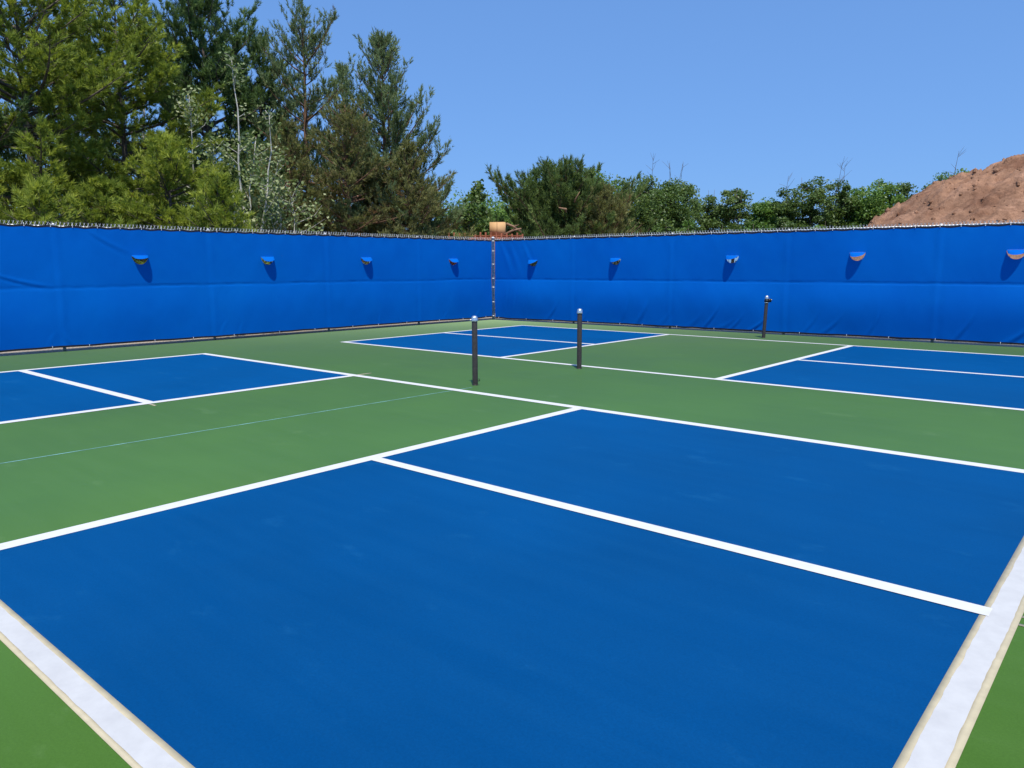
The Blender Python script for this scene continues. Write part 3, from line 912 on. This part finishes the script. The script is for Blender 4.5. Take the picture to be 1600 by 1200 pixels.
conifer(484, 28.0, 14, 'slender grey-green pine with bare reddish upper trunk', R=2.4, nbr=62, seed=9, base=1.0, prof=.62, ragged_=.5, point=.4, **SPN)
conifer(604, 26.5, 68, 'dense pointed grey-green pine at the right end of the pine row', R=2.45, nbr=112, seed=10, base=.8, prof=.74, point=.5, ragged_=.28, **SPN)
OL = dict(mat='needle_olive', nlen=.10, nwid=.013, nper=18, slen=.18, upturn=.3, up=.4, bark='bark_red')
conifer(545, 24.6, 158, 'brownish olive pine filling the gap left of the pointed pine', R=2.0, nbr=74, seed=11, base=.5, dead=.25, **OL)
conifer(455, 24.0, 205, 'brownish olive scrub pine behind the low aspens', R=1.7, nbr=60, seed=12, base=.5, dead=.25, **OL)
conifer(640, 25.2, 238, 'low olive pine under the pointed pine by the fence corner', R=1.7, nbr=66, seed=13, base=.4, dead=.1, **OL)
conifer(110, 26.5, 60, 'dark pine half hidden behind the two white pines', R=2.6, nbr=70, seed=14, base=1.0, shoots=.7, **DP)
conifer(545, 30.5, 110, 'grey-green pine top showing between the two pointed pines', R=1.9, nbr=60, seed=15, base=1.0, shoots=.8, **SPN)

aspen(374, 20.6, 92, 'tall pale-leaved aspen with forked white stem', seed=1, R=1.35, n=1000, stems=3, nb=20)
aspen(318, 21.5, 150, 'pale-leaved aspen left of the forked white stem', seed=2, R=1.5, n=750, stems=2)
aspen(430, 21.6, 250, 'short bushy aspen with pale leaves right of the forked white stem', seed=3, R=1.7, n=1000, stems=3)
aspen(238, 25.5, -20, 'thin white-stemmed birch reaching the picture top', seed=4, R=.9, n=700, stems=2, nb=20, name='birch_tree')
aspen(180, 27.0, 120, 'pale-leaved aspen seen through the white pines', seed=5, R=1.6, n=1800, stems=2)
aspen(375, 19.8, 300, 'small aspen sapling low against the fence', seed=6, R=.7, n=350, stems=2)

# beyond the corner
bushy = conifer(880, 34.0, 266, 'broad bushy dark green pine behind the fence corner', R=3.1, nbr=120, seed=20, base=.3, prof=.36, mat='needle_bush', nlen=.13, nwid=.018, nper=18,
        slen=.26, upturn=.5, up=.7, bark='bark_red', tone0=.5, point=.12, group='trees beyond the fence corner')
conifer(838, 35.5, 276, 'narrow pine top on the left side of the bushy pine', R=1.5, nbr=60, seed=21, base=.5, mat='needle_dark', nlen=.12, nwid=.017, nper=18, slen=.24, up=.7, tone0=.62, group='trees beyond the fence corner')
conifer(945, 33.0, 300, 'olive pine on the right side of the bushy pine', R=1.7, nbr=70, seed=22, base=.3, prof=.4, mat='needle_olive', nlen=.12, nwid=.017, nper=18, slen=.24, up=.6, bark='bark_red', dead=.15, group='trees beyond the fence corner')
broadleaf(760, 44, 287, 'rounded mid-green leafy tree left of the bushy pine', R=3.3, base=.6, n=11000, leaf=.17, mat='leaf_mid', seed=1, group='trees beyond the fence corner', tone0=.62)
broadleaf(712, 46, 312, 'lower leafy tree right behind the end of the pine row', R=2.6, base=.5, n=8000, leaf=.17, mat='leaf_mid', seed=2, group='trees beyond the fence corner', tone0=.6)
broadleaf(815, 47, 292, 'leafy tree top peeping over left of the bushy pine', R=3.0, base=.6, n=9000, leaf=.18, mat='leaf_mid', seed=3, group='trees beyond the fence corner', tone0=.6)
aspen(744, 31, 284, 'slender sapling with pale leaves behind the cardboard box', seed=11, R=.8, n=900, leaf=.10, stems=1, mat='leaf_bright', bark='bark_grey', group='saplings by the fence corner', name='sapling')
aspen(694, 28.5, 322, 'bright leafy shrub left of the fence corner under the pines', seed=12, R=.9, n=1500, leaf=.09, stems=4, base=.5, mat='leaf_bright', bark='bark_grey', group='saplings by the fence corner', name='shrub', nb=16)
aspen(733, 29.6, 314, 'bright leafy shrub just left of the cardboard box', seed=13, R=1.0, n=1700, leaf=.09, stems=4, base=.5, mat='leaf_bright', bark='bark_grey', group='saplings by the fence corner', name='shrub', nb=16)

# tree line beyond the right fence
TL = [(855, 70, 282, 3.0, 'leaf_mid', 'leafy tree behind the right shoulder of the bushy pine', 0, .5),
      (915, 74, 270, 3.8, 'leaf_mid', 'highest rounded leafy tree right behind the bushy pine', 0, .58),
      (975, 76, 278, 3.6, 'leaf_dark', 'dark leafy tree third from the bushy pine in the far tree line', 0, .52),
      (1018, 74, 279, 3.3, 'leaf_dark', 'dark leafy tree left of the bare snag in the far tree line', 1, .5),
      (1056, 75, 288, 2.6, 'leaf_dark', 'leafy tree with bare twigs left of the first sky gap', 2, .55),
      (1104, 80, 300, 2.1, 'leaf_dark', 'left one of the twin airy trees between the two sky gaps', 0, .5),
      (1146, 79, 298, 2.8, 'leaf_dark', 'right one of the twin airy trees between the two sky gaps', 0, .55),
      (1196, 78, 322, 2.3, 'leaf_mid', 'low leafy tree just right of the second sky gap', 0, .5),
      (1228, 76, 306, 2.4, 'leaf_dark', 'medium leafy tree left of the tall airy one', 1, .5),
      (1265, 75, 278, 2.6, 'leaf_dark', 'tall airy leafy tree in the right half of the far tree line', 0, .5),
      (1306, 76, 288, 2.3, 'leaf_dark', 'leafy tree with tall bare twigs right of the tall airy one', 2, .5),
      (1345, 77, 292, 2.6, 'leaf_mid', 'leafy tree left of the last two before the soil mound', 0, .5),
      (1370, 75, 283, 2.6, 'leaf_mid', 'rounded leafy tree with lighter top near the soil mound', 0, .6),
      (1405, 78, 290, 2.4, 'leaf_dark', 'last leafy tree touching the slope of the soil mound', 0, .5)]
for i, (px, dp, ty, R_, mt, lb, bare, tn) in enumerate(TL):
    airy = 'airy' in lb
    broadleaf(px, dp, ty - 14, lb, R=R_ * (.95 if airy else 1.2), base=2.0, n=9000 if airy else 15000, leaf=.24, mat=mt, seed=30 + i, clumps=46 if airy else 84, bare=bare, tone0=tn, stems=2 if airy else 1)
for i, (px, dp, ty) in enumerate(((1040, 70, 338), (1075, 71, 340), (1130, 72, 345), (1180, 72, 342), (1225, 71, 340), (1290, 71, 338), (1330, 72, 345))):
    broadleaf(px, dp, ty, 'low leafy bush at the foot of the far tree line, %s from the corner side' % ['first', 'second', 'third', 'fourth', 'fifth', 'sixth', 'seventh'][i],
              R=2.1, base=.1, n=3000, leaf=.26, mat='leaf_mid' if i % 2 else 'leaf_dark', seed=60 + i, clumps=26, group='bushes below the far tree line', name='leafy_bush', tone0=.55)

# ------------------------------------------------------------------ soil mound
mc = view_point(1642, 66)
mm = MB(); nu, nv = 260, 110
th = np.linspace(0, 2 * math.pi, nu, endpoint=False); tv = np.linspace(0, 1, nv)
TH, TV = np.meshgrid(th, tv, indexing='ij')
Rb = 20.5; HM = 10.45
x = np.cos(TH) * TV * Rb; y = np.sin(TH) * TV * Rb
prof_ = np.interp(TV, [0, .20, .34, .53, .70, .85, .95, 1.0], [1.0, .985, .885, .71, .48, .235, .07, -.02])
z = HM * prof_
nz_ = np.array([[noise.fractal(Vector((a * .30, b * .30, 3.1)), 1.0, 2.1, 5) for a, b in zip(ra, rb)] for ra, rb in zip(x, y)])
nf = np.array([[noise.ridged_multi_fractal(Vector((a * .55 + 9, b * .55, 1.7)), .9, 2.2, 5, 1.0, 2.0) for a, b in zip(ra, rb)] for ra, rb in zip(x, y)])
gul = vnoise(TH * 22, TV * 2.4, 77)
w_ = np.clip(TV * 5, 0, 1) * np.clip((1 - TV) * 6, 0, 1)
z = z + w_ * (nz_ * .38 + (nf - 1.0) * .30 + gul * .24 * np.clip(TV * 3, 0, 1)) + rng.normal(0, .020, z.shape) * w_
scarp = vnoise(x * .42 + 3, y * .42 + 5, 91) + .5 * vnoise(x * 1.1, y * 1.1, 92)
z = z + w_ * (.26 * np.clip((scarp - .45) / .08, 0, 1) - .34 * np.clip((-.55 - scarp) / .07, 0, 1)) * np.clip(TV * 4, 0, 1)
z = z + w_ * .10 * vnoise(x * 2.3, y * 2.3, 93)
idx = np.arange(nu * nv).reshape(nu, nv)
nxt = np.roll(idx, -1, 0)
Fm = np.stack([idx[:, :-1], idx[:, 1:], nxt[:, 1:], nxt[:, :-1]], -1).reshape(-1, 4)
mm.add(np.stack([x, y, z], -1).reshape(-1, 3), Fm)
mo = mm.build('soil_mound', M['soil']); mo.location = mc
tag(mo, kind='structure')
mo['label'] = 'tall heap of reddish brown soil beyond the right fence'


def mound_z(lx, ly):
    r_ = math.hypot(lx, ly) / Rb; i = int(round((math.atan2(ly, lx) % (2 * math.pi)) / (2 * math.pi) * nu)) % nu
    return float(np.interp(r_, tv, z[i]))


# clods of earth on the side that faces the court: too many and too small to pick apart
cl = MB(); rr = np.random.default_rng(8)
tc = math.atan2(CAM[1] - mc[1], CAM[0] - mc[0])
ico_v = unit(np.array([(0, 0, 1), (1, 0, .1), (.2, 1, -.1), (-1, .1, .1), (-.1, -1, 0), (0, 0, -1)], float))
ico_f = [(0, 1, 2), (0, 2, 3), (0, 3, 4), (0, 4, 1), (5, 2, 1), (5, 3, 2), (5, 4, 3), (5, 1, 4)]
for i in range(900):
    a = tc + rr.normal(0, .75); d__ = Rb * (.12 + .86 * rr.random() ** .7)
    lx, ly = math.cos(a) * d__, math.sin(a) * d__
    s = .04 + .14 * rr.random() ** 5 * 1.8
    cl.add(ico_v * s * rr.uniform(.6, 1.3, (6, 3)) + [lx, ly, mound_z(lx, ly) + s * .25], ico_f)
o = cl.build('soil_clods', M['soil'], mo); o['kind'] = 'stuff'

broadleaf(1484, 71, 258, 'shrubby bush showing over the left shoulder of the soil mound', R=2.8, base=5.0, n=6000, leaf=.20, mat='leaf_mid', seed=80, clumps=40, bare=1, group='bushes behind the soil mound', name='leafy_bush')
broadleaf(1618, 80, 222, 'leafy tree top over the crest of the soil mound at right edge', R=2.4, base=4, n=4200, leaf=.24, mat='leaf_mid', seed=81, group='bushes behind the soil mound')

# ------------------------------------------------------------------ rusty container with a cardboard box
cp = view_point(758, 28.5)
ct = empty('skip_container', cp, YAW + .05); tag(ct, 'rusty red ribbed steel container behind the fence corner', 'container')
CW, CDp, CH = 2.7, 1.7, 2.80
hw, hd = CW / 2, CDp / 2
for nm, lo, hi in (('front_panel', (-hw, -hd, .15), (hw, -hd + .05, CH - .12)), ('rear_panel', (-hw, hd - .05, .15), (hw, hd, CH - .12)),
                   ('side_panel', (-hw, -hd + .052, .15), (-hw + .05, hd - .052, CH - .12)), ('side_panel', (hw - .05, -hd + .052, .15), (hw, hd - .052, CH - .12)),
                   ('floor_plate', (-hw + .052, -hd + .052, .15), (hw - .052, hd - .052, .2)), ('lid', (-hw + .3, -hd + .06, CH - .118), (hw - .06, hd - .06, CH - .06))):
    b = MB(); b.box(lo, hi); b.build(nm, M['rust'], ct)
rb = MB(); rb.box((-.03, -.07, .15), (.03, -.003, CH + .02)); me = rb.mesh('rib'); me.materials.append(M['rust'])
for i in range(15):
    link_copy(me, 'rib', ct, Matrix.Translation((-hw + .04 + i * (CW - .08) / 14, -hd, 0)) @ Matrix.Scale(random.uniform(.985, 1.012), 4, (0, 0, 1)))
for s in (-1, 1):
    b = MB(); b.box((s * (hw - .35) - .08, -hd, -.04), (s * (hw - .35) + .08, hd, .148)); b.build('skid', M['rust'], ct)

bx = empty('cardboard_box', (cp[0], cp[1], CH - .06), YAW - .12)
off_ = np.array([math.cos(YAW), math.sin(YAW)]) * .46
bx.location = (cp[0] + off_[0], cp[1] + off_[1], CH - .058)
tag(bx, 'upright tan cardboard box on top of the rusty container', 'box')
b = MB(); b.box((-.275, -.2, 0), (.275, .2, .49)); b.build('carton', M['card'], bx)
b = MB(); b.box((-.008, -.206, .0), (.008, -.203, .485)); b.build('seam', M['card_dark'], bx)
b = MB(); b.box((-.268, -.198, .4915), (.268, -.006, .497)); b.build('top_flap', M['card'], bx)
b = MB(); b.box((-.268, .006, .4915), (.268, .198, .497)); b.build('top_flap', M['card'], bx)


def broken_branch(px, dp, py, ang, ln, rad, label):
    p = view_point(px, dp, py)
    t = empty('broken_branch', p, YAW); tag(t, label, 'branch', 'broken pale branches')
    b = MB(); c, s = math.cos(ang), math.sin(ang)
    b.tube([(-c * ln / 2, 0, -s * ln / 2), (0, -.06, .04), (c * ln / 2, 0, s * ln / 2)], [rad, rad * .9, rad * .55], 7); b.build('limb', M['deadwood'], t)
    b = MB(); b.tube([(0, -.06, .04), (c * ln * .25 - s * .1, -.12, s * ln * .25 + .18)], [rad * .5, rad * .2], 5); b.build('twig', M['deadwood'], t)


broken_branch(803, 28.3, 356, -.5, .62, .045, 'pale broken branch end slanting down right of the cardboard box')
broken_branch(801, 27.9, 362, .35, .66, .045, 'pale broken branch lying across the container right of the box')
for px, py, e, rad in ((884, 327, (-.30, -.25, .05), .055), (899, 312, (.16, -.2, .30), .035)):
    q = view_point(px, 32.0, py) - np.array(bushy.location)
    b = MB(); st = np.array([q[0] * .35, q[1] * .35, q[2] - .5]); rv = np.array([math.cos(YAW), math.sin(YAW), 0]); fv = np.array([-math.sin(YAW), math.cos(YAW), 0])
    en = q + rv * e[0] + fv * e[1] + np.array([0, 0, e[2]])
    b.tube(np.stack([st, (st + q) / 2 + [0, 0, -.05], q, en]), [rad * 1.2, rad * 1.1, rad, rad * .35], 7)
    o = b.build('torn_limb', M['deadwood'], bushy, True); o['label'] = 'torn pale limb showing in the bushy pine'
